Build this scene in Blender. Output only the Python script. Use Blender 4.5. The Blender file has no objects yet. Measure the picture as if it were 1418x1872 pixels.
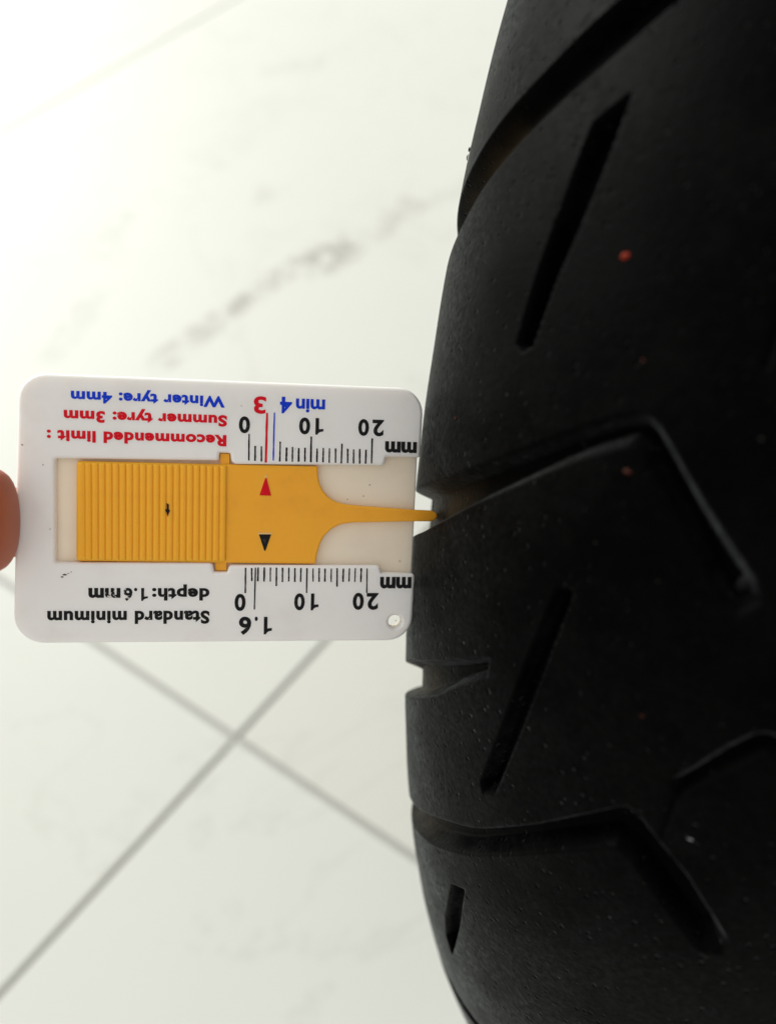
import bpy, bmesh, math, random
import numpy as np
from mathutils import Matrix, Vector

random.seed(7)
rng = np.random.default_rng(7)
scene = bpy.context.scene
COL = scene.collection


def frame_matrix(loc, x, y, z):
    m = Matrix.Identity(4)
    for i, v in enumerate((x, y, z)):
        for r in range(3):
            m[r][i] = v[r]
    for r in range(3):
        m[r][3] = loc[r]
    return m


# ------------------------------------------------------------------ camera
cam_data = bpy.data.cameras.new('camera')
cam = bpy.data.objects.new('camera', cam_data)
COL.objects.link(cam)
cam.matrix_world = frame_matrix((-0.14866, -0.18687, 0.47722),
                                (0.99192, 0.07042, -0.10554),
                                (0.0, 0.83182, 0.55505),
                                (0.12688, -0.55056, 0.8251))
cam_data.sensor_fit = 'VERTICAL'
cam_data.sensor_height = 36.0
cam_data.lens = 25.64
cam_data.clip_start = 0.005
cam_data.clip_end = 100.0
cam_data.dof.use_dof = True
cam_data.dof.focus_distance = 0.1185
cam_data.dof.aperture_fstop = 9.8
scene.camera = cam

# ------------------------------------------------------------------ light
world = bpy.data.worlds.new('World')
scene.world = world
world.use_nodes = True
wbg = world.node_tree.nodes['Background']
wbg.inputs['Color'].default_value = (1.0, 0.975, 0.945, 1)
wbg.inputs['Strength'].default_value = 0.78


def area(name, loc, target, sx, sy, watts, col):
    ld = bpy.data.lights.new(name, 'AREA')
    ld.shape = 'RECTANGLE'
    ld.size, ld.size_y = sx, sy
    ld.energy = watts
    ld.color = col
    o = bpy.data.objects.new(name, ld)
    COL.objects.link(o)
    o.location = loc
    d = Vector(target) - Vector(loc)
    o.rotation_euler = d.to_track_quat('-Z', 'Y').to_euler()
    return o


area('open_doorway_light', (-4.3, 3.5, 3.2), (-0.35, 0.25, 0.0), 4.6, 3.4, 600.0, (0.985, 1.0, 0.94))

scene.view_settings.view_transform = 'Standard'
scene.view_settings.look = 'None'
scene.view_settings.exposure = 0.0
scene.view_settings.gamma = 1.0
scene.view_settings.use_curve_mapping = False
scene.render.engine = 'CYCLES'
scene.cycles.use_denoising = True
scene.cycles.max_bounces = 10
scene.cycles.diffuse_bounces = 6

# ------------------------------------------------------------------ helpers


def tag(o, label=None, cat=None, group=None, kind=None):
    if label: o['label'] = label
    if cat: o['category'] = cat
    if group: o['group'] = group
    if kind: o['kind'] = kind
    return o


def empty(name, mw):
    o = bpy.data.objects.new(name, None)
    o.empty_display_size = 0.02
    COL.objects.link(o)
    o.matrix_world = mw
    return o


def link(name, me, mat=None, parent=None):
    o = bpy.data.objects.new(name, me)
    COL.objects.link(o)
    if mat is not None and not me.materials:
        me.materials.append(mat)
    if parent is not None:
        o.parent = parent
    return o


def grid_mesh(name, verts, faces, smooth=True):
    """verts (n,3) array, faces (m,4) array"""
    me = bpy.data.meshes.new(name)
    n, m = len(verts), len(faces)
    me.vertices.add(n)
    me.vertices.foreach_set('co', np.asarray(verts, np.float32).ravel())
    me.loops.add(m * 4)
    me.loops.foreach_set('vertex_index', np.asarray(faces, np.int32).ravel())
    me.polygons.add(m)
    me.polygons.foreach_set('loop_start', np.arange(0, m * 4, 4, dtype=np.int32))
    me.polygons.foreach_set('loop_total', np.full(m, 4, np.int32))
    me.polygons.foreach_set('use_smooth', np.full(m, smooth, bool))
    me.update(calc_edges=True)
    me.validate()
    return me


def round_poly(pts, seg=6):
    """pts = [(x, y, radius)] closed; returns the outline with rounded corners."""
    out = []
    n = len(pts)
    for i in range(n):
        p = Vector(pts[i][:2]); r = pts[i][2] if len(pts[i]) > 2 else 0
        a = Vector(pts[i - 1][:2]) - p
        b = Vector(pts[(i + 1) % n][:2]) - p
        if r <= 0:
            out.append((p.x, p.y)); continue
        la, lb = a.length, b.length
        a.normalize(); b.normalize()
        ang = a.angle(b)
        t = min(r / math.tan(ang / 2), la * .49, lb * .49)
        rr = t * math.tan(ang / 2)
        bis = (a + b).normalized()
        c = p + bis * (rr / math.sin(ang / 2))
        p0, p1 = p + a * t - c, p + b * t - c
        a0 = math.atan2(p0.y, p0.x); a1 = math.atan2(p1.y, p1.x)
        d = (a1 - a0 + math.pi) % (2 * math.pi) - math.pi
        k = max(2, int(seg * abs(d) / (math.pi / 2)) + 1)
        for j in range(k + 1):
            an = a0 + d * j / k
            out.append((c.x + rr * math.cos(an), c.y + rr * math.sin(an)))
    return out


def curve_to_mesh(cu, name):
    tmp = bpy.data.objects.new('tmp', cu)
    COL.objects.link(tmp)
    dg = bpy.context.evaluated_depsgraph_get()
    me = bpy.data.meshes.new_from_object(tmp.evaluated_get(dg))
    me.name = name
    bpy.data.objects.remove(tmp)
    me.materials.clear()
    return me


def plate(name, loops, z0, z1, bevel, mat, parent, bres=3, smooth=True):
    """extruded plate with rounded edges, millimetres, y counted downwards in the outline."""
    cu = bpy.data.curves.new(name, 'CURVE')
    cu.dimensions = '2D'
    cu.fill_mode = 'BOTH'
    for lp in loops:
        sp = cu.splines.new('POLY')
        sp.points.add(len(lp) - 1)
        for q, (x, y) in zip(sp.points, lp):
            q.co = (x, -y, 0, 1)
        sp.use_cyclic_u = True
    cu.extrude = (z1 - z0) / 2 - bevel
    cu.bevel_depth = bevel
    cu.bevel_resolution = bres
    cu.offset = -bevel
    me = curve_to_mesh(cu, name)
    me.transform(Matrix.Translation((0, 0, (z0 + z1) / 2)))
    me.transform(Matrix.Scale(0.001, 4))
    bm = bmesh.new(); bm.from_mesh(me)
    bmesh.ops.remove_doubles(bm, verts=bm.verts, dist=1e-6)
    bmesh.ops.recalc_face_normals(bm, faces=bm.faces)
    for fc in bm.faces:
        fc.smooth = abs(fc.normal.z) < .995
    for e in bm.edges:
        if len(e.link_faces) == 2 and e.calc_face_angle(0) > math.radians(40):
            e.smooth = False
    bm.to_mesh(me); bm.free()
    return link(name, me, mat, parent)


# ------------------------------------------------------------------ materials


def new_mat(name):
    m = bpy.data.materials.new(name)
    m.use_nodes = True
    nt = m.node_tree
    return m, nt, nt.nodes['Principled BSDF']


def N(nt, typ, **kw):
    n = nt.nodes.new(typ)
    for k, v in kw.items():
        if k in ('inputs',):
            for kk, vv in v.items():
                n.inputs[kk].default_value = vv
        else:
            setattr(n, k, v)
    return n


def math_node(nt, op, a, b=None, c=None, clamp=False):
    n = nt.nodes.new('ShaderNodeMath')
    n.operation = op
    n.use_clamp = clamp
    for i, v in enumerate((a, b, c)):
        if v is None: continue
        if isinstance(v, (int, float)):
            n.inputs[i].default_value = v
        else:
            nt.links.new(v, n.inputs[i])
    return n.outputs[0]


def mix_col(nt, fac, a, b):
    n = nt.nodes.new('ShaderNodeMix')
    n.data_type = 'RGBA'
    for sock, v in ((n.inputs[0], fac), (n.inputs[6], a), (n.inputs[7], b)):
        if isinstance(v, (int, float)):
            sock.default_value = v
        elif isinstance(v, tuple):
            sock.default_value = v if len(v) == 4 else (*v, 1)
        else:
            nt.links.new(v, sock)
    return n.outputs[2]


def smooth_range(nt, v, a, b, to0=0.0, to1=1.0):
    n = nt.nodes.new('ShaderNodeMapRange')
    n.interpolation_type = 'SMOOTHSTEP'
    nt.links.new(v, n.inputs[0])
    n.inputs[1].default_value = a; n.inputs[2].default_value = b
    n.inputs[3].default_value = to0; n.inputs[4].default_value = to1
    return n.outputs[0]


def noise(nt, vec, scale, detail=3.0, rough=0.5, dist=0.0):
    n = nt.nodes.new('ShaderNodeTexNoise')
    n.inputs['Scale'].default_value = scale
    n.inputs['Detail'].default_value = detail
    n.inputs['Roughness'].default_value = rough
    n.inputs['Distortion'].default_value = dist
    if vec is not None: nt.links.new(vec, n.inputs['Vector'])
    return n.outputs[0]


def bump(nt, h, strength, dist, bsdf):
    b = nt.nodes.new('ShaderNodeBump')
    b.inputs['Strength'].default_value = strength
    b.inputs['Distance'].default_value = dist
    nt.links.new(h, b.inputs['Height'])
    nt.links.new(b.outputs[0], bsdf.inputs['Normal'])


def plastic(name, col, rough, sss, sss_scale, specks=True, sss_col=None, spec=.4):
    m, nt, p = new_mat(name)
    tc = N(nt, 'ShaderNodeTexCoord')
    vec = tc.outputs['Object']
    # faint handling grime and a scatter of tiny dark specks
    big = noise(nt, vec, 90, 4, .6)
    grime = smooth_range(nt, big, .48, .74, 0, .14 if specks else .32)
    c = mix_col(nt, grime, (*col, 1), tuple(v * w for v, w in zip(col, (.62, .58, .52))) + (1,))
    if specks:
        vo = N(nt, 'ShaderNodeTexVoronoi')
        vo.inputs['Scale'].default_value = 190
        nt.links.new(vec, vo.inputs['Vector'])
        sp = smooth_range(nt, vo.outputs['Distance'], .035, .055, 1, 0)
        pick = math_node(nt, 'GREATER_THAN', noise(nt, vec, 260, 0), .60)
        c = mix_col(nt, math_node(nt, 'MULTIPLY', math_node(nt, 'MULTIPLY', sp, pick), .6), c, (.10, .07, .05, 1))
    nt.links.new(c, p.inputs['Base Color'])
    p.inputs['Roughness'].default_value = rough
    p.inputs['Subsurface Weight'].default_value = sss
    p.inputs['Subsurface Scale'].default_value = sss_scale
    p.inputs['Subsurface Radius'].default_value = sss_col or (1, .85, .7)
    p.inputs['Specular IOR Level'].default_value = spec
    bump(nt, noise(nt, vec, 1500, 2), .06, .00005, p)
    return m


M_WHITE = plastic('white_plastic', (.86, .842, .815), .38, .35, .0022)
M_BOUNCE = plastic('bounce_tinted_plastic', (.85, .77, .64), .45, .35, .0022)  # white plastic with channel shade and the slider's orange bounce mixed into its colour
M_ORANGE = plastic('amber_plastic', (.97, .435, .030), .36, .35, .0018, specks=False, sss_col=(1, .5, .12), spec=.22)


def ink(name, col, worn=0.0):
    m, nt, p = new_mat(name)
    tc = N(nt, 'ShaderNodeTexCoord')
    n = noise(nt, tc.outputs['Object'], 1300, 3, .6)
    lo, hi = (.60, .72) if worn == 0 else (.545, .585)
    w = smooth_range(nt, n, lo, hi, 0, .06 if worn == 0 else worn)
    nt.links.new(mix_col(nt, w, (*col, 1), (.72, .70, .68, 1)), p.inputs['Base Color'])
    p.inputs['Roughness'].default_value = .55
    p.inputs['Specular IOR Level'].default_value = .08
    return m


M_BLACK = ink('black_ink', (.012, .012, .013))
M_BLACKW = ink('worn_black_ink', (.012, .012, .013), .85)
M_RED = ink('red_ink', (.66, .006, .018))
M_BLUE = ink('blue_ink', (.006, .045, .58))


def rubber():
    m, nt, p = new_mat('tyre_rubber')
    tc = N(nt, 'ShaderNodeTexCoord')
    vec = tc.outputs['Object']
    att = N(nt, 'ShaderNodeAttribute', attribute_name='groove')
    # scuffed, dusty rubber
    n1 = noise(nt, vec, 60, 5, .65)
    n2 = noise(nt, vec, 700, 3, .6)
    dust = smooth_range(nt, math_node(nt, 'ADD', math_node(nt, 'MULTIPLY', n1, .65), math_node(nt, 'MULTIPLY', n2, .35)), .42, .66)
    c = mix_col(nt, dust, (.0003, .00033, .00036, 1), (.0013, .0013, .00125, 1))
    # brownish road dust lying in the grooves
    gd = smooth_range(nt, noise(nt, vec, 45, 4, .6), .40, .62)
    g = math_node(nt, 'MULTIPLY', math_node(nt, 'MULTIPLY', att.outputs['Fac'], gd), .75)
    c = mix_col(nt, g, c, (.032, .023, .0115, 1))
    vd = N(nt, 'ShaderNodeTexVoronoi')
    vd.inputs['Scale'].default_value = 330
    nt.links.new(vec, vd.inputs['Vector'])
    sp = math_node(nt, 'MULTIPLY', smooth_range(nt, vd.outputs['Distance'], .045, .075, 1, 0), smooth_range(nt, noise(nt, vec, 150, 0), .62, .66))
    c = mix_col(nt, math_node(nt, 'MULTIPLY', sp, .6), c, (.035, .035, .033, 1))
    nt.links.new(c, p.inputs['Base Color'])
    nt.links.new(smooth_range(nt, dust, 0, 1, .44, .60), p.inputs['Roughness'])
    p.inputs['Specular IOR Level'].default_value = .017
    # pitted surface: round pores plus fine grain; a thin film of dust everywhere but in the pores
    vo = N(nt, 'ShaderNodeTexVoronoi')
    vo.inputs['Scale'].default_value = 620
    vo.inputs['Randomness'].default_value = 1
    nt.links.new(vec, vo.inputs['Vector'])
    pore = smooth_range(nt, vo.outputs['Distance'], .10, .24)
    pick = smooth_range(nt, noise(nt, vec, 430, 1), .45, .53)
    pore = math_node(nt, 'SUBTRACT', 1.0, math_node(nt, 'MULTIPLY', math_node(nt, 'SUBTRACT', 1.0, pore), pick))
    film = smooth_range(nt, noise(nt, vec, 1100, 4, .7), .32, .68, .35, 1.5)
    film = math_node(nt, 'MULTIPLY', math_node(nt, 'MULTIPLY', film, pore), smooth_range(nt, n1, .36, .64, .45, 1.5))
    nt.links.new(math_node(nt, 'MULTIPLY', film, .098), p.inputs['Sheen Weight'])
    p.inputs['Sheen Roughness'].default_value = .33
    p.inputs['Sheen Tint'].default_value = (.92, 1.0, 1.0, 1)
    h = math_node(nt, 'ADD', math_node(nt, 'MULTIPLY', pore, .8), math_node(nt, 'MULTIPLY', noise(nt, vec, 1400, 4, .65), .35))
    bump(nt, h, .95, .00026, p)
    return m


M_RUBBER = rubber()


def simple(name, col, rough=.6):
    m, nt, p = new_mat(name)
    tc = N(nt, 'ShaderNodeTexCoord')
    n = noise(nt, tc.outputs['Object'], 900, 3)
    nt.links.new(mix_col(nt, n, tuple(v * .7 for v in col) + (1,), tuple(min(1, v * 1.2) for v in col) + (1,)), p.inputs['Base Color'])
    p.inputs['Roughness'].default_value = rough
    p.inputs['Specular IOR Level'].default_value = .1
    return m


M_GRIT_O = simple('orange_grit', (.17, .014, .003))
M_GRIT_P = simple('white_grit', (.20, .20, .21))
M_GRIT_W = simple('dull_grit', (.005, .0055, .0055))
M_GRIT_D = simple('dull_orange_grit', (.035, .007, .003))
M_SMUDGE = simple('dark_smudge', (.10, .085, .07))

VEINS = [  # start, end, half width, strength
    ((-.462, .292), (-.412, .358), .0100, .42),
    ((-.414, .360), (-.346, .433), .0085, .60),
    ((-.338, .431), (-.279, .481), .0150, .62),
    ((-.270, .480), (-.214, .551), .0110, .30),
    ((-.205, .548), (-.150, .562), .0080, .14),
    ((-.576, .305), (-.548, .420), .0110, .17),
    ((-.575, .465), (-.562, .555), .0110, .15),
    ((-.396, .552), (-.395, .595), .0080, .18),
    ((-.455, .866), (-.360, .878), .0110, .16),
    ((-.480, .640), (-.400, .800), .0200, .07),
]


def marble():
    m, nt, p = new_mat('white_marble_tile')
    geo = N(nt, 'ShaderNodeNewGeometry')
    pos = geo.outputs['Position']
    # warp the coordinates so that the veins wander
    nz = N(nt, 'ShaderNodeTexNoise')
    nz.inputs['Scale'].default_value = 26; nz.inputs['Detail'].default_value = 4
    nt.links.new(pos, nz.inputs['Vector'])
    sub = N(nt, 'ShaderNodeVectorMath', operation='SUBTRACT'); sub.inputs[1].default_value = (.5, .5, .5)
    nt.links.new(nz.outputs['Color'], sub.inputs[0])
    sc = N(nt, 'ShaderNodeVectorMath', operation='SCALE'); sc.inputs['Scale'].default_value = .022
    nt.links.new(sub.outputs[0], sc.inputs[0])
    ad = N(nt, 'ShaderNodeVectorMath', operation='ADD')
    nt.links.new(pos, ad.inputs[0]); nt.links.new(sc.outputs[0], ad.inputs[1])
    sep = N(nt, 'ShaderNodeSeparateXYZ')
    nt.links.new(ad.outputs[0], sep.inputs[0])
    X, Y = sep.outputs[0], sep.outputs[1]
    streak = smooth_range(nt, noise(nt, pos, 42, 5, .65, .8), .40, .58, .12, 1.2)
    total = None
    for (x0, y0), (x1, y1), hw, st in VEINS:
        L = math.hypot(x1 - x0, y1 - y0); ux, uy = (x1 - x0) / L, (y1 - y0) / L
        dx = math_node(nt, 'SUBTRACT', X, x0); dy = math_node(nt, 'SUBTRACT', Y, y0)
        al = math_node(nt, 'ADD', math_node(nt, 'MULTIPLY', dx, ux), math_node(nt, 'MULTIPLY', dy, uy))
        ac = math_node(nt, 'ABSOLUTE', math_node(nt, 'SUBTRACT', math_node(nt, 'MULTIPLY', dy, ux), math_node(nt, 'MULTIPLY', dx, uy)))
        along = math_node(nt, 'ABSOLUTE', math_node(nt, 'SUBTRACT', al, L / 2))
        k = math_node(nt, 'MULTIPLY', smooth_range(nt, ac, hw * 1.0, hw * 2.1, 1, 0), smooth_range(nt, along, L / 2 - .006, L / 2 + .004, 1, 0))
        k = math_node(nt, 'MULTIPLY', math_node(nt, 'MULTIPLY', k, streak), st * .85)
        total = k if total is None else math_node(nt, 'ADD', total, k)
    # overall clouding and faint thin random veins for the rest of the floor
    wv = noise(nt, pos, 2.6, 6, .62, 1.4)
    thin = smooth_range(nt, math_node(nt, 'ABSOLUTE', math_node(nt, 'SUBTRACT', wv, .5)), .0, .012, .10, 0)
    cloud = smooth_range(nt, noise(nt, pos, 7, 5, .6), .38, .70, 0, .13)
    base = mix_col(nt, cloud, (.545, .555, .522, 1), (.480, .490, .460, 1))
    oi = N(nt, 'ShaderNodeObjectInfo')
    base = mix_col(nt, smooth_range(nt, oi.outputs['Random'], .2, 1, 0, .5), base, (.515, .506, .455, 1))
    fac = math_node(nt, 'MINIMUM', math_node(nt, 'ADD', total, thin), .85)
    nt.links.new(mix_col(nt, fac, base, (.225, .21, .185, 1)), p.inputs['Base Color'])
    p.inputs['Roughness'].default_value = .55
    p.inputs['Specular IOR Level'].default_value = .25
    return m


M_TILE = marble()


def grout():
    m, nt, p = new_mat('grey_grout')
    geo = N(nt, 'ShaderNodeNewGeometry')
    n = noise(nt, geo.outputs['Position'], 220, 4)
    nt.links.new(mix_col(nt, n, (.345, .345, .325, 1), (.41, .41, .39, 1)), p.inputs['Base Color'])
    p.inputs['Roughness'].default_value = .9
    return m


M_GROUT = grout()

# ------------------------------------------------------------------ floor
fm = bpy.data.meshes.new('floor')
bm = bmesh.new()
vs = [bm.verts.new(q) for q in ((-8, -8, -.0022), (8, -8, -.0022), (8, 8, -.0022), (-8, 8, -.0022))]
bm.faces.new(vs); bm.to_mesh(fm); bm.free()
floor = link('floor', fm, M_GROUT)
tag(floor, 'white marble tiled floor with grey grout joints', None, None, 'structure')

CROSS = Vector((-0.3115, -0.0511))
DA = Vector((.594, .804)).normalized()
DB = Vector((.879, -.476)).normalized()
LA, LB, GAP = 1.22, .878, .0037
tb = bmesh.new()
co = []
ga = GAP / 2 / abs(DA.cross(DB))
for a, b in ((ga, ga), (LA - ga, ga), (LA - ga, LB - ga), (ga, LB - ga)):
    q = DA * a + DB * b
    co.append(q)
top = [tb.verts.new((q.x, q.y, 0)) for q in co]
bot = [tb.verts.new((q.x, q.y, -.012)) for q in co]
tb.faces.new(top)
for i in range(4):
    tb.faces.new((top[i], bot[i], bot[(i + 1) % 4], top[(i + 1) % 4]))
bmesh.ops.recalc_face_normals(tb, faces=tb.faces)
if top[0].link_faces[0].normal.z < -.5: bmesh.ops.reverse_faces(tb, faces=tb.faces)
bmesh.ops.bevel(tb, geom=[e for e in tb.edges if all(abs(v.co.z) < 1e-6 for v in e.verts)], offset=.0011, segments=2, profile=.5, affect='EDGES')
tile_me = bpy.data.meshes.new('tile'); tb.to_mesh(tile_me); tb.free()
for i in range(-3, 4):
    for j in range(-4, 4):
        t = link('tile', tile_me, M_TILE, floor)
        q = CROSS + DA * (i * LA) + DB * (j * LB)
        t.location = (q.x, q.y, random.uniform(-.0001, .0001))

# ------------------------------------------------------------------ tyre
R_OUT, R_SEC = 0.24588, 0.057526          # outer radius, section radius (metres)
TYRE = empty('motorcycle_tyre', frame_matrix((-0.03036, 0.01216, 0.24301), (-0.37416, -0.59846, 0.70841),
                                             (-0.15539, -0.71264, -0.6841), (0.91425, -0.36604, 0.17365)))
tag(TYRE, 'black rubber motorcycle tyre with diagonal grooves standing on the white tiled floor', 'tyre')

K = 1.1                                   # pattern below is drawn in units of 1.1 mm: (around, across)
# the two edges of each groove, from the shoulder (-78) towards the crown: (across, around)
EDGES = {
    'g1u': ((-78, -24), (-48.3, -31.6), (-39.2, -34.3), (-29.9, -37.4), (-21.5, -41.5), (-14, -45), (-9.4, -46.8)),
    'g1l': ((-78, -10), (-46, -23.6), (-41.4, -26.3), (-37, -28.2), (-27.6, -32.4), (-20.6, -35.7), (-14.7, -39.4), (-9.4, -43.4)),
    'g2u': ((-78, 29), (-46.8, 18.2), (-43.6, 16.8), (-37.9, 14.5), (-31.8, 11.7), (-22.5, 7.3), (-19.5, 5.7), (-11.8, 2.1), (-9.4, 1.5)),
    'g2l': ((-78, 40), (-45.7, 24.9), (-38.8, 21.1), (-32.4, 17), (-28.5, 14.8), (-21.4, 10.4), (-14.5, 6.2), (-9.4, 3.7)),
    'shu': ((-78, 76), (-62, 62.6), (-47.1, 50), (-39.4, 45.2), (-30.6, 39.4), (-23.6, 35), (-9.4, 25.5)),
    'shl': ((-78, 84), (-62, 69.6), (-46.8, 57.2), (-35.8, 48.4), (-29.8, 42.8), (-23.6, 37.4), (-9.4, 28)),
    'g3u': ((-78, 110), (-55, 92), (-41.6, 79.5), (-32.4, 70.9), (-23.2, 63.7), (-15.2, 56.1), (-9.4, 50.6), (-4.4, 45.9)),
    'g3l': ((-78, 117), (-55, 98.5), (-42, 85.4), (-32.4, 76.8), (-24.7, 69.7), (-14.8, 60), (-9.4, 55.2), (-4.4, 51)),
}
_gv = np.arange(-90, 20.01, .25)


def edge_fn(key):
    p = EDGES[key]
    e = np.interp(_gv, [q[0] for q in p], [q[1] for q in p])
    lo = _gv < p[0][0]
    e[lo] = p[0][1] + (_gv[lo] - p[0][0]) * (p[1][1] - p[0][1]) / (p[1][0] - p[0][0])
    k = np.hanning(33); k /= k.sum()
    pad = np.pad(e, 16, mode='edge')
    e2 = np.convolve(pad, k, mode='valid')
    end = p[-1][0]
    w = np.clip((end - 1 - _gv) / 4, 0, 1)            # keep the kink at the elbow
    e2 = e2 * w + e * (1 - w)
    return lambda v: np.interp(v, _gv, e2)


EF = {k: edge_fn(k) for k in EDGES}


def groove(lo, up, vend, tail):
    vv = np.linspace(-78, vend, 46)
    return [(float(EF[lo](v)), float(v)) for v in vv] + tail + [(float(EF[up](v)), float(v)) for v in vv[::-1]]


G1 = groove('g1l', 'g1u', -9.4, [(-42.8, -8.2), (-40, -4.9), (-29, 3), (-29.4, 4.6), (-31.5, 5), (-43.4, -5), (-46, -7.5)])
G2 = groove('g2l', 'g2u', -9.4, [(4.5, -8.2), (8.3, -4.9), (12.1, -2), (18.0, 2.4), (18.4, 3.6), (17.0, 5.0), (15.4, 4.4), (9.8, -.5), (4.5, -5.1), (2.2, -7.2), (1.5, -8.4)])
G3 = groove('g3l', 'g3u', -4.4, [(50.4, -3.2), (51, -1.6), (53.5, 1), (60.5, 7.5), (60, 9.5), (58, 9.6), (50.9, 4.4), (45.4, -1.4), (44.9, -2.9)])
SH = groove('shl', 'shu', -23.6, [])
S1 = [(-30.7, -17.3), (-28.7, -21), (-25.1, -21.9), (-20.3, -22.9), (-12.9, -24.7), (-4.9, -26.2), (-4.1, -25.1), (-4.8, -23.8), (-11.6, -22.2), (-17.9, -20.2), (-23.4, -18.7), (-26.7, -18)]
S2 = [(21.7, -14.8), (21.3, -13.1), (22.7, -13), (29.4, -14.4), (39.4, -16.5), (53.5, -20), (55, -22), (53.9, -22.5), (42.9, -19.7), (33, -17.6)]
S3 = [(81.6, -28.1), (78.8, -25), (90.2, -26.4), (104.7, -29.5), (101.2, -31), (94.7, -30.6)]

CIRC = 2 * math.pi * R_OUT * 1000 / K     # circumference in pattern units
PITCH = CIRC / 27


def shift(poly, du, mir=False):
    return [(u + du, -v if mir else v) for u, v in poly]


def short_leg(poly, cut):                 # keep the mirrored legs clear of the left half
    return [(u, min(v, cut)) for u, v in poly]


POLYS = [(G1, 3.3, 1.25), (G2, 3.5, 1.25), (G3, 3.3, 1.25), (SH, 3.4, 1.1), (S1, 3.2, .55), (S2, 3.2, .55), (S3, 2.8, .5)]
# the same pattern carried on round the tyre, out of the photograph
nrep = 27
for i in range(nrep):
    du = i * PITCH
    for off in (0.0,):
        u_el = 1.4 + du
        u_el = (u_el + CIRC / 2) % CIRC - CIRC / 2
        if -75 < u_el < 75:
            continue
        if 75 < u_el < 125: u_el += 10
        d = u_el - 1.4
        POLYS.append((shift([(u, max(v, -42)) for u, v in G2] if -125 < u_el < -75 else G2, d), 3.3, 1.25))
        POLYS.append((shift(S2 if i % 2 else S1, d + (0 if i % 2 else 48)), 3.2, .55))
        if i % 2 and not -125 < u_el < 0: POLYS.append((shift(SH, d), 3.0, 1.0))
for i in range(nrep):
    u_el = (1.4 + 29 + i * PITCH + CIRC / 2) % CIRC - CIRC / 2
    d = u_el - 1.4
    POLYS.append((shift(short_leg(G2, -1.2), d, True), 2.6, 1.6))
    POLYS.append((shift(S2 if i % 2 else S1, d + (0 if i % 2 else 48), True), 3.2, .55))


def axis_samples(spans):
    out = []
    for a, b, st in spans:
        n = max(1, int(round((b - a) / st)))
        out.append(np.linspace(a, b, n, endpoint=False))
    return np.concatenate(out)


HALF = CIRC / 2
A1u, A1l, A2u, A2l, ASu, ASl, A3u, A3l = -50, -45, 0, 5, 24, 29, 47, 53
_sp = [(-HALF, -104, 2.0)]
_c = -104
for an in (A1u, A1l, A2u, A2l, ASu, ASl, A3u, A3l):    # finest next to the groove edges
    if an - 1.0 > _c: _sp.append((_c, an - 1.0, .30))
    _sp.append((max(_c, an - 1.0), an + 1.6, .13)); _c = an + 1.6
_sp += [(_c, 124, .30), (124, HALF, 2.0)]
us = axis_samples(_sp)                                 # closed ring
SMAX = 1.46 * R_SEC * 1000 / K
vs_ = np.concatenate([axis_samples([(-SMAX, -63, .7), (-63, 13, .24), (13, SMAX, 1.0)]), [SMAX]])
# the mesh rows follow the groove edges in view, so that the walls come out clean
nu, nv = len(us), len(vs_)
UU = np.empty((nu, nv))
for j in range(nv):
    v = -abs(vs_[j])
    e = [float(EF[k](v)) for k in ('g1u', 'g1l', 'g2u', 'g2l', 'shu', 'shl', 'g3u', 'g3l')]
    sh = e[2] - A2u
    UU[:, j] = np.interp(us, [-HALF, A1u, A1l, A2u, A2l, ASu, ASl, A3u, A3l, HALF], [sh - HALF] + e + [sh + HALF])
lean = np.array([-6.0, 70.0])
VV = np.broadcast_to(vs_[None, :], UU.shape)
depth = np.zeros((nu, nv), np.float32)


def poly_sdf(PU, PV, poly):
    """signed distance (negative inside), pattern units"""
    d2 = np.full(PU.shape, 1e9)
    inside = np.zeros(PU.shape, bool)
    n = len(poly)
    for i in range(n):
        ax_, ay = poly[i]; bx, by = poly[(i + 1) % n]
        ex, ey = bx - ax_, by - ay
        L = ex * ex + ey * ey
        if L < 1e-9: continue
        wx, wy = PU - ax_, PV - ay
        t = np.clip((wx * ex + wy * ey) / L, 0, 1)
        d2 = np.minimum(d2, (wx - ex * t) ** 2 + (wy - ey * t) ** 2)
        c = ((ay <= PV) & (by > PV)) | ((by <= PV) & (ay > PV))
        if abs(ey) > 1e-9:
            inside ^= c & (PU < ax_ + ex * (PV - ay) / ey)
    d = np.sqrt(d2)
    return np.where(inside, -d, d)


for poly, dep, wall in POLYS:
    pu = [q[0] for q in poly]; pv = [q[1] for q in poly]
    # centre of the polygon decides which wrap of the ring it lands on
    for wrap in (-CIRC, 0, CIRC):
        u0, u1 = min(pu) + wrap - 1.5, max(pu) + wrap + 1.5
        iu = np.where((us > u0 - lean.max()) & (us < u1 - lean.min()))[0]
        iv = np.where((vs_ > min(pv) - 1.5) & (vs_ < max(pv) + 1.5))[0]
        if len(iu) == 0 or len(iv) == 0: continue
        PU, PV = UU[np.ix_(iu, iv)] - wrap, VV[np.ix_(iu, iv)]
        if PU.max() < u0 - wrap or PU.min() > u1 - wrap: continue
        # slightly uneven edges, as moulded and worn
        wob = .07 * np.sin(PU * .17 + PV * .23) + .03 * np.sin(PU * .41 - PV * .3)
        sd = poly_sdf(PU, PV, poly) + wob * (.6 if wall < 1 else 1)
        rd = .25 if wall < .8 else .55
        t = np.clip((-sd + rd) / (wall + rd), 0, 1)
        dd = dep * t * t * (3 - 2 * t)
        sub = depth[np.ix_(iu, iv)]
        depth[np.ix_(iu, iv)] = np.maximum(sub, dd)

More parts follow.
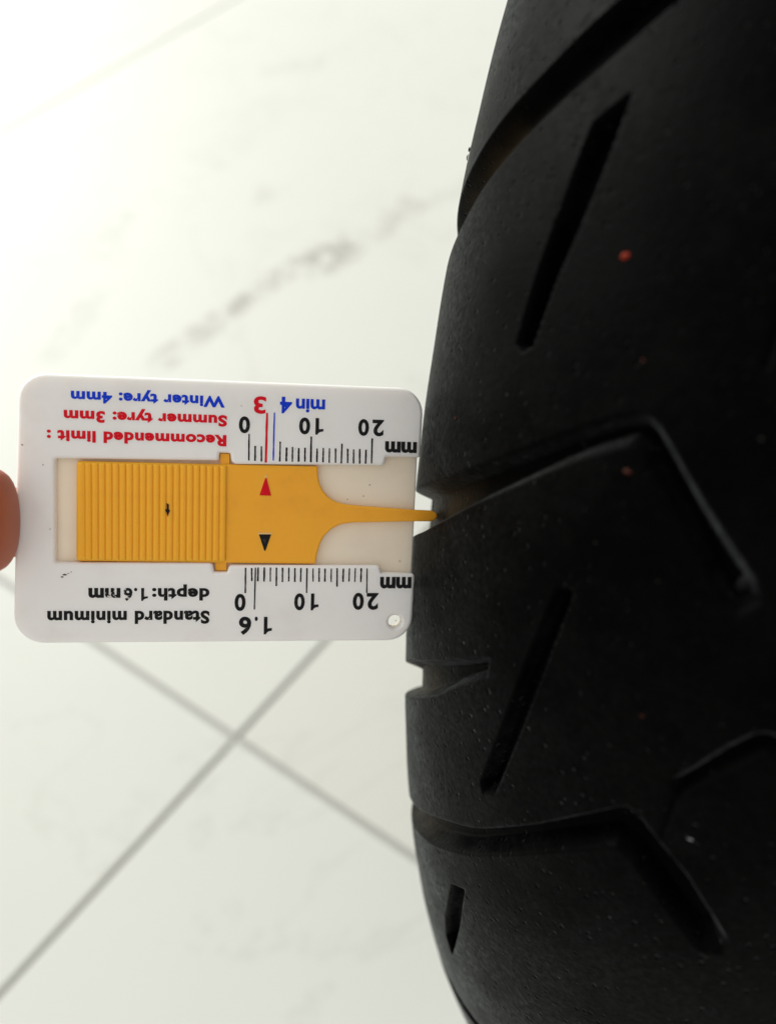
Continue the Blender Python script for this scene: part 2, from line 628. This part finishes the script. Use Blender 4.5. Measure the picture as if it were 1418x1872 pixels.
# gentle unevenness of the worn tread, in millimetres
uneven = .10 * np.sin(UU * .115 + .5) * np.cos(VV * .09) + .06 * np.sin(UU * .31 + VV * .22)
TH = (UU * K / 1000) / R_OUT
ps = (vs_ * K / 1000) / R_SEC
rad = R_SEC - (depth - uneven * .6) / 1000
PS = np.broadcast_to(ps[None, :], TH.shape)
rho = (R_OUT - R_SEC) + rad * np.cos(PS)
V3 = np.stack([rho * np.cos(TH), rho * np.sin(TH), rad * np.sin(PS)], -1).reshape(-1, 3)
I = np.arange(nu)[:, None] * nv
J = np.arange(nv - 1)[None, :]
I2 = ((np.arange(nu) + 1) % nu)[:, None] * nv
faces = np.stack([I + J, I2 + J, I2 + J + 1, I + J + 1], -1).reshape(-1, 4)
tread_me = grid_mesh('tread', V3, faces)
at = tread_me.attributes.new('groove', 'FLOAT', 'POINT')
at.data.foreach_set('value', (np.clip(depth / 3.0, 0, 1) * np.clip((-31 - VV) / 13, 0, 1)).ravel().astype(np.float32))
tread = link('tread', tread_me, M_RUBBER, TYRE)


def ring(name, prof, n=220):
    """revolve a (radius, height) profile about the tyre's axle"""
    k = len(prof)
    a = np.linspace(0, 2 * math.pi, n, endpoint=False)
    pr = np.array(prof)
    V = np.stack([np.outer(np.cos(a), pr[:, 0]), np.outer(np.sin(a), pr[:, 0]), np.tile(pr[:, 1], (n, 1))], -1).reshape(-1, 3)
    I = np.arange(n)[:, None] * k; I2 = ((np.arange(n) + 1) % n)[:, None] * k; J = np.arange(k - 1)[None, :]
    F = np.stack([I + J, I2 + J, I2 + J + 1, I + J + 1], -1).reshape(-1, 4)
    return link(name, grid_mesh(name, V, F), M_RUBBER, TYRE)


for s in (-1, 1):
    prof = []
    for a in np.linspace(1.455, 2.05, 14):
        prof.append((R_OUT - R_SEC + R_SEC * math.cos(a) * .999, s * R_SEC * math.sin(a) * .999))
    last = prof[-1]
    bead = (0.1665, s * 0.0405)
    for t in np.linspace(.15, 1, 8):
        prof.append((last[0] + (bead[0] - last[0]) * t, last[1] + (bead[1] - last[1]) * (t ** 1.5)))
    prof += [(0.1635, s * .0385), (0.1630, s * .034), (0.166, s * .031)]
    for a in np.linspace(2.0, 1.4, 8):
        prof.append((R_OUT - R_SEC + (R_SEC - .008) * math.cos(a), s * (R_SEC - .008) * math.sin(a)))
    sw = ring('sidewall', prof)
lin = [(R_OUT - R_SEC + (R_SEC - .008) * math.cos(a), (R_SEC - .008) * math.sin(a)) for a in np.linspace(-1.42, 1.42, 30)]
ring('inner_liner', lin)


def tyre_point(u, v, lift=0.0):
    t = u * K / 1000 / R_OUT; p = v * K / 1000 / R_SEC; r = R_SEC + lift
    rh = R_OUT - R_SEC + r * math.cos(p)
    return Vector((rh * math.cos(t), rh * math.sin(t), r * math.sin(p))), Vector((math.cos(p) * math.cos(t), math.cos(p) * math.sin(t), math.sin(p)))


def chip(name, u, v, size, mat, label, stretch=1.4, lift=0.0):
    bm = bmesh.new()
    bmesh.ops.create_icosphere(bm, subdivisions=1, radius=1)
    for q in bm.verts:
        q.co = Vector((q.co.x * random.uniform(.55, 1.3), q.co.y * random.uniform(.5, 1.3), q.co.z * random.uniform(.6, 1.1)))
    me = bpy.data.meshes.new(name)
    bm.to_mesh(me); bm.free()
    o = link(name, me, mat, TYRE)
    c, nrm = tyre_point(u, v, lift)
    o.location = c
    o.rotation_euler = nrm.to_track_quat('Z', 'X').to_euler()
    o.rotation_euler.rotate_axis('Z', random.uniform(-.5, .5))
    o.scale = (size * stretch, size, size * .45)
    if label: o['label'] = label
    return o


for u, v, sz, st, mat, lift, lab in (
        (-14.3, -14.0, .52, 1.35, M_GRIT_O, 0, 'bright orange grit speck'), (-4.1, -9.9, .24, 1.2, M_GRIT_D, 0, None), (7.1, -9.3, .42, 1.5, M_GRIT_D, 0, None),
        (5.5, -37.3, .20, 2.2, M_GRIT_D, 0, None), (32.6, -3.1, .22, 1.2, M_GRIT_D, 0, None), (66.2, -.7, .22, 1.8, M_GRIT_D, 0, None),
        (45.6, 4.1, .20, 2.2, M_GRIT_P, 0, 'pale grit speck'), (16.3, 3.9, .95, 1.5, M_GRIT_W, -.0026, None), (9.6, -1.5, .5, 1.7, M_GRIT_W, -.0026, None)):
    chip('grit', u, v, sz / 1000, mat, lab, st, lift)
for u, v, sz, st in ((-38.6, -57.0, .42, 1.8), (-37.4, -57.2, .34, 2.1), (-36.8, -56.6, .30, 1.5)):
    chip('rubber_nub', u, v, sz / 1000, M_RUBBER, None, st, .0002)


# ------------------------------------------------------------------ gauge
GAUGE = empty('tread_depth_gauge', frame_matrix((-0.21957, -0.11092, 0.40234), (0.96519, 0.13108, -0.22633),
                                                (0.03522, 0.79233, 0.60908), (0.25917, -0.59585, 0.76013)))
tag(GAUGE, 'white plastic tread depth gauge with amber slider, its needle in the tyre groove', 'depth gauge')


def circle(x, y, r, n=28):
    return [(x + r * math.cos(2 * math.pi * i / n), y + r * math.sin(2 * math.pi * i / n)) for i in range(n)]


HOLE = (59.9, 39.36)
frame_out = round_poly([(0, 0, 4.2), (63.75, 0, 4.2), (63.4, 11.5, .45), (57.65, 11.5, .25), (57.4, 12.95, .7), (32.5, 13.35, .9), (32.2, 11.6, .25),
                        (30.5, 11.55, .15), (30.4, 12.85, .5), (5.25, 13.15, .3), (5.2, 29.6, .25), (29.55, 29.5, .7), (29.85, 31.0, .2), (31.9, 31.0, .2),
                        (32.25, 29.85, .7), (57.0, 29.75, .7), (57.4, 30.95, .25), (63.1, 31.15, .6), (62.75, 42.6, 4.2), (-1.1, 42.6, 4.5)])
plate('frame', [frame_out, circle(*HOLE, 1.12)], -2.0, 0, .5, M_WHITE, GAUGE)
base_out = round_poly([(.15, .15, 4.1), (63.4, .15, 4.1), (62.6, 42.45, 4.1), (-.95, 42.45, 4.4)])
plate('base_plate', [base_out, circle(*HOLE, 1.2)], -3.3, -1.78, .25, M_BOUNCE, GAUGE)

slide_out = round_poly([(8.5, 13.45, .4), (46.4, 13.38, .25), (46.45, 14.9, 1), (46.7, 16.2, 1),
                        (47.3, 17.4, 1), (48.2, 18.4, 1), (49.5, 19.2, 1), (51.2, 19.62, 1), (53.7, 19.82, 2), (62.4, 20.3, 2), (65.95, 20.42, .5), (66.7, 20.85, .5), (66.78, 21.5, .5), (66.2, 22.12, .5),
                        (65.3, 22.24, 1), (62.5, 22.26, 2), (52.2, 22.62, 2), (50.3, 22.95, 1), (48.8, 23.75, 1), (47.6, 25.0, 1), (46.95, 26.4, 1), (46.55, 28, 1),
                        (46.3, 29.62, .25), (8.4, 29.45, .4)], seg=4)
SLIDER = plate('slider', [slide_out], -1.72, -.42, .30, M_ORANGE, GAUGE)
SLIDER['label'] = 'amber plastic slider with ribbed grip and long needle'
plate('grip_pad', [round_poly([(8.55, 13.55, .5), (31.75, 13.5, .4), (31.7, 29.35, .4), (8.45, 29.32, .5)])], -.6, -.16, .14, M_ORANGE, SLIDER)

for y0, y1, x0, x1 in ((11.68, 13.7, 30.62, 32.08), (29.3, 30.9, 29.98, 31.78)):
    plate('tab', [round_poly([(x0, y0, .15), (x1, y0, .15), (x1, y1, .15), (x0, y1, .15)])], -1.75, -.95, .1, M_ORANGE, SLIDER)

rb = bmesh.new()
nseg = 7
RW, RH = .49, .27
rows = []
for y, sc_ in ((13.72, .35), (13.85, .85), (14.05, 1), (28.85, 1), (29.05, .85), (29.18, .35)):
    row = []
    for i in range(nseg + 1):
        a = math.pi * i / nseg
        row.append(rb.verts.new((-RW * math.cos(a) / 1000, -y / 1000, (-.18 + RH * math.sin(a) ** .8 * sc_) / 1000)))
    rows.append(row)
for a, b in zip(rows[:-1], rows[1:]):
    for i in range(nseg):
        fc = rb.faces.new((a[i], a[i + 1], b[i + 1], b[i])); fc.smooth = True
rb.faces.new(rows[0]); rb.faces.new(rows[-1])
bmesh.ops.recalc_face_normals(rb, faces=rb.faces)
rib_me = bpy.data.meshes.new('grip_rib'); rb.to_mesh(rib_me); rb.free()
NR = 22
for i in range(NR):
    r_ = link('grip_rib', rib_me, M_ORANGE, SLIDER)
    r_.location = ((9.25 + i * (31.15 - 9.25) / (NR - 1)) / 1000, 0, 0)
    if i == 0: r_.scale.x = 1.25

plate('red_pointer', [round_poly([(37.98, 15.2, .12), (38.88, 18.38, .1), (36.98, 18.34, .1)], 2)], -.5, -.30, .05, M_RED, SLIDER, 1)
plate('black_pointer', [round_poly([(36.98, 24.78, .1), (38.96, 24.76, .1), (37.98, 27.75, .12)], 2)], -.5, -.34, .05, M_BLACK, SLIDER, 1)
M_PALE = simple('pale_amber', (.80, .55, .25), .4)
plate('pointer_rim', [[(37.98, 14.75), (38.2, 15.5), (37.76, 15.5)]], -.5, -.36, .03, M_PALE, SLIDER, 1)
plate('pointer_rim', [[(36.75, 24.5), (39.15, 24.48), (39.1, 24.72), (36.82, 24.74)]], -.5, -.38, .02, M_PALE, SLIDER, 1)
plate('ink_mark', [[(22.35, 19.9), (22.72, 20.1), (22.7, 20.8), (22.9, 21.1), (22.68, 21.5), (22.5, 22.0), (22.38, 21.4), (22.15, 21.0), (22.42, 20.7)]], -.1, .20, .02, M_BLACK, SLIDER, 1)

# -- printing on the frame (read upside down from here)
ZP = .035


def lettering(txt, x0, x1, base, cap, mat, bold=.030, spacing=1.0):
    """x0..x1 extent and baseline/cap height in gauge millimetres; text is turned by 180 degrees."""
    cu = bpy.data.curves.new('lettering', 'FONT')
    cu.body = txt
    cu.size = 1.0
    cu.space_character = spacing
    cu.offset = bold
    cu.resolution_u = 4
    me = curve_to_mesh(cu, 'lettering')
    ref = bpy.data.curves.new('ref', 'FONT'); ref.body = 'x' if txt in ('m', 'mm') else 'H'; ref.size = 1.0; ref.offset = bold
    rm = curve_to_mesh(ref, 'ref')
    zs = [v.co.y for v in rm.vertices]
    lo, hi = min(zs), max(zs)
    xs = [v.co.x for v in me.vertices]
    a, b = min(xs), max(xs)
    sx = (x1 - x0) / (b - a); sy = cap / (hi - lo)
    for v in me.vertices:
        X = x1 - (v.co.x - a) * sx
        Y = base + (v.co.y - lo) * sy
        v.co = Vector((X / 1000, -Y / 1000, ZP / 1000))
    bm = bmesh.new(); bm.from_mesh(me)
    bmesh.ops.recalc_face_normals(bm, faces=bm.faces)
    for f in bm.faces:
        if f.normal.z < 0: f.normal_flip()
    bm.to_mesh(me); bm.free()
    bpy.data.meshes.remove(rm)
    return link('lettering', me, mat, GAUGE)


def numeral_one(x0, x1, base, h, mat):
    w = x1 - x0
    out = [(.56, 0), (1, 0), (1, 1), (.74, 1), (.62, .90), (.40, .83), (0, .79), (0, .64), (.56, .66)]
    me = bpy.data.meshes.new('lettering')
    bm = bmesh.new()
    f = bm.faces.new([bm.verts.new(((x1 - px * w) / 1000, -(base + py * h) / 1000, ZP / 1000)) for px, py in out])
    bm.normal_update()
    if f.normal.z < 0: f.normal_flip()
    bmesh.ops.triangulate(bm, faces=bm.faces)
    bm.to_mesh(me); bm.free()
    return link('lettering', me, mat, GAUGE)


lettering('Winter tyre: 4mm', 7.79, 31.31, 2.55, 1.80, M_BLUE, .042, 1.09)
lettering('Summer tyre: 3mm', 6.72, 31.69, 5.56, 1.82, M_RED, .046, 1.09)
lettering('Recommended limit :', 4.19, 31.63, 8.72, 1.83, M_RED, .046, 1.09)
lettering('depth:', 20.15, 29.19, 33.65, 2.05, M_BLACK, .042, 1.09)
numeral_one(18.45, 19.5, 33.65, 2.1, M_BLACK)
lettering('.', 17.35, 17.85, 33.65, 2.05, M_BLACK, .042)
lettering('6', 15.7, 17.1, 33.65, 2.05, M_BLACKW, .036)
lettering('m', 12.85, 15.25, 33.65, 1.6, M_BLACKW, .050)
lettering('m', 10.33, 12.72, 33.65, 1.6, M_BLACK, .050)
lettering('Standard minimum', 4.09, 29.22, 37.36, 2.15, M_BLACK, .042, 1.09)
lettering('0', 33.57, 35.34, 5.65, 2.66, M_BLACK, .036)
lettering('0', 43.2, 45.0, 5.50, 2.70, M_BLACK, .036)
numeral_one(45.85, 47.17, 5.50, 2.72, M_BLACK)
lettering('0', 52.86, 54.65, 5.44, 2.70, M_BLACK, .036)
lettering('2', 55.2, 57.12, 5.44, 2.70, M_BLACK, .036)
lettering('mm', 57.4, 62.75, 8.92, 1.85, M_BLACK, .050)
lettering('3', 35.87, 37.85, 2.35, 2.75, M_RED, .030)
lettering('min', 42.62, 47.36, 2.45, 2.35, M_BLUE, .034)
lettering('4', 40.06, 42.0, 2.25, 2.65, M_BLUE, .026)
lettering('0', 33.21, 35.0, 34.6, 2.8, M_BLACK, .036)
lettering('0', 42.9, 44.65, 34.5, 2.8, M_BLACK, .036)
numeral_one(45.65, 46.93, 34.5, 2.85, M_BLACK)
lettering('0', 52.63, 54.5, 34.4, 2.85, M_BLACK, .036)
lettering('2', 54.95, 56.95, 34.4, 2.85, M_BLACK, .036)
lettering('6', 33.95, 35.95, 38.4, 2.95, M_BLACK, .036)
lettering('.', 36.5, 37.0, 38.4, 2.95, M_BLACK, .036)
numeral_one(38.0, 39.33, 38.4, 2.95, M_BLACK)
lettering('mm', 57.15, 62.5, 31.65, 1.95, M_BLACK, .050)


def strokes(name, items, mat):
    """printed strokes: (x at rail edge, y, x at far end, y, width) in millimetres"""
    bm = bmesh.new()
    for x0, y0, x1, y1, w in items:
        n = 7
        prev = None
        for i in range(n + 1):
            t = i / n
            x = x0 + (x1 - x0) * t; y = y0 + (y1 - y0) * t
            ww = w * (1 + random.uniform(-.16, .16)) / 2
            e = random.uniform(-.012, .012)
            a = bm.verts.new(((x - ww + e) / 1000, -y / 1000, ZP / 1000)); b = bm.verts.new(((x + ww + e) / 1000, -y / 1000, ZP / 1000))
            if prev:
                f = bm.faces.new((prev[0], prev[1], b, a))
            prev = (a, b)
    bm.normal_update()
    for f in bm.faces:
        if f.normal.z < 0: f.normal_flip()
    me = bpy.data.meshes.new(name); bm.to_mesh(me); bm.free()
    return link(name, me, mat, GAUGE)


up_, dn_ = [], []
for i in range(21):
    if i not in (3, 4):
        y1 = 8.5 if i % 10 == 0 else 9.55 if i % 5 == 0 else 10.4
        x = 35.2 + i * 1.0015
        up_.append((x + random.uniform(-.03, .03), 12.78 + random.uniform(-.1, .05), x + random.uniform(-.03, .03), y1 + random.uniform(-.08, .08), .27 + random.uniform(-.03, .04)))
    y1 = 34.42 if i % 10 == 0 else 33.32 if i % 5 == 0 else 32.52
    x = 34.92 + i * 1.0
    dn_.append((x + random.uniform(-.03, .03), 30.22 + random.uniform(-.06, .08), x + random.uniform(-.03, .03), y1 + random.uniform(-.06, .06), .25 + random.uniform(-.03, .05)))
dn_.append((36.52, 30.22, 36.42, 37.17, .22))
strokes('scale_marks', up_, M_BLACK)
strokes('scale_marks', dn_, M_BLACK)
strokes('red_limit_line', [(37.94, 12.98, 38.02, 4.95, .36)], M_RED)
strokes('blue_limit_line', [(39.12, 12.62, 39.2, 4.85, .24)], M_BLUE)

# a dirty scuff and some specks on the plastic
for (x, y, sx, sy) in ((6.35, 31.9, .28, .16), (6.75, 31.55, .34, .15), (7.3, 31.35, .14, .09), (7.75, 31.1, .12, .07), (.55, 11.2, .16, .14), (3.6, 14.2, .10, .10), (4.6, 24.3, .10, .09), (55.2, 16.3, .12, .12), (51.5, 18.8, .1, .12), (54.2, 18.2, .14, .1), (60.0, 39.1, .1, .1)):
    zz = ZP if not (32 < x and 13.4 < y < 29.6) else -1.75
    pts = [(x + sx * math.cos(a) * random.uniform(.6, 1.2), y + sy * math.sin(a) * random.uniform(.6, 1.2)) for a in np.linspace(0, 6.28, 9)[:-1]]
    me = bpy.data.meshes.new('smudge')
    bm = bmesh.new()
    f = bm.faces.new([bm.verts.new((p[0] / 1000, -p[1] / 1000, zz / 1000)) for p in pts]); bm.normal_update()
    if f.normal.z < 0: f.normal_flip()
    bm.to_mesh(me); bm.free()
    link('smudge', me, M_SMUDGE, GAUGE)

# ------------------------------------------------------------------ hand holding the gauge by its end


def skin_mat():
    m, nt, p = new_mat('skin')
    tc = N(nt, 'ShaderNodeTexCoord')
    vec = tc.outputs['Object']
    n1 = noise(nt, vec, 120, 4, .6)
    nt.links.new(mix_col(nt, n1, (.32, .072, .030, 1), (.46, .135, .062, 1)), p.inputs['Base Color'])
    p.inputs['Roughness'].default_value = .5
    p.inputs['Subsurface Weight'].default_value = .5
    p.inputs['Subsurface Scale'].default_value = .003
    p.inputs['Subsurface Radius'].default_value = (1, .25, .12)
    # fingerprint-like creases
    wv = N(nt, 'ShaderNodeTexWave')
    wv.inputs['Scale'].default_value = 420; wv.inputs['Distortion'].default_value = 6; wv.inputs['Detail'].default_value = 2
    nt.links.new(vec, wv.inputs['Vector'])
    bump(nt, wv.outputs['Fac'], .08, .0001, p)
    return m


M_SKIN = skin_mat()
JOINTS = {  # millimetres in the gauge's own frame: position, radii
    'palm': ((-122, -60, -58), (27, 15)), 'wrist': ((-165, -76, -78), (24, 17)), 'forearm': ((-215, -96, -100), (28, 23)), 'elbowward': ((-275, -120, -128), (35, 31)),
    'i1': ((-84, -40, -40), (12, 12)), 'i2': ((-43, -25, -9), (9.2, 9.2)), 'i2b': ((-30, -23.6, -3), (8.4, 8.4)), 'i3': ((-20, -22.9, 1.5), (9.2, 8.6)), 'i4': ((-8, -22.7, 3.6), (9.4, 8.2)), 'i5': ((-1.9, -22.7, 4.2), (9.1, 7.2)), 'i6': ((.8, -22.8, 4.2), (7.2, 5.2)),
    'm1': ((-88, -58, -50), (12, 12)), 'm2': ((-52, -56, -44), (9.4, 9.4)), 'm3': ((-58, -58, -67), (8.6, 8.6)), 'm4': ((-74, -57, -72), (7.4, 7.4)), 'm5': ((-80, -56, -71), (5, 5)),
    'r1': ((-94, -75, -56), (11.5, 11.5)), 'r2': ((-60, -77, -52), (8.9, 8.9)), 'r3': ((-66, -77, -74), (8.2, 8.2)), 'r4': ((-82, -74, -78), (7, 7)), 'r5': ((-87, -73, -77), (4.8, 4.8)),
    'k1': ((-103, -90, -62), (10.5, 10.5)), 'k2': ((-76, -95, -60), (7.8, 7.8)), 'k3': ((-80, -93, -78), (7, 7)), 'k4': ((-93, -89, -82), (6, 6)), 'k5': ((-97, -88, -81), (4.2, 4.2)),
    't0': ((-112, -42, -64), (15, 14)), 't1': ((-58, -34, -43), (10.5, 10)), 't2': ((-26, -27, -24), (8.4, 8.0)), 't3': ((-9, -24.6, -16.4), (6.8, 6.8)), 't4': ((3, -24.6, -11.8), (6.2, 6.2)), 't5': ((7, -24.4, -11.0), (4.4, 4.2)),
}
names = list(JOINTS)
CH = [('palm', 'wrist'), ('wrist', 'forearm'), ('forearm', 'elbowward'), ('palm', 'i1'), ('i1', 'i2'), ('i2', 'i2b'), ('i2b', 'i3'), ('i3', 'i4'), ('i4', 'i5'), ('i5', 'i6'),
      ('palm', 'm1'), ('m1', 'm2'), ('m2', 'm3'), ('m3', 'm4'), ('m4', 'm5'), ('palm', 'r1'), ('r1', 'r2'), ('r2', 'r3'), ('r3', 'r4'), ('r4', 'r5'),
      ('palm', 'k1'), ('k1', 'k2'), ('k2', 'k3'), ('k3', 'k4'), ('k4', 'k5'), ('palm', 't0'), ('t0', 't1'), ('t1', 't2'), ('t2', 't3'), ('t3', 't4'), ('t4', 't5')]
hm = bpy.data.meshes.new('hand_skeleton')
hm.from_pydata([Vector(JOINTS[n][0]) for n in names], [(names.index(a), names.index(b)) for a, b in CH], [])
ho = bpy.data.objects.new('hand_skeleton', hm)
COL.objects.link(ho)
ho.modifiers.new('skin', 'SKIN')
sub = ho.modifiers.new('sub', 'SUBSURF'); sub.levels = sub.render_levels = 3
for n, sv in zip(names, hm.skin_vertices[0].data):
    sv.radius = JOINTS[n][1]
    sv.use_root = n == 'palm'
dg = bpy.context.evaluated_depsgraph_get()
hand_me = bpy.data.meshes.new_from_object(ho.evaluated_get(dg))
bpy.data.objects.remove(ho)
hand_me.name = 'person'
hand_me.transform(Matrix.Scale(.001, 4))
for f in hand_me.polygons: f.use_smooth = True
hand_me.materials.clear()
hand = link('person', hand_me, M_SKIN)
hand.matrix_world = GAUGE.matrix_world.copy()
tag(hand, 'bare fingertip of a person holding the gauge by its left end', 'person')
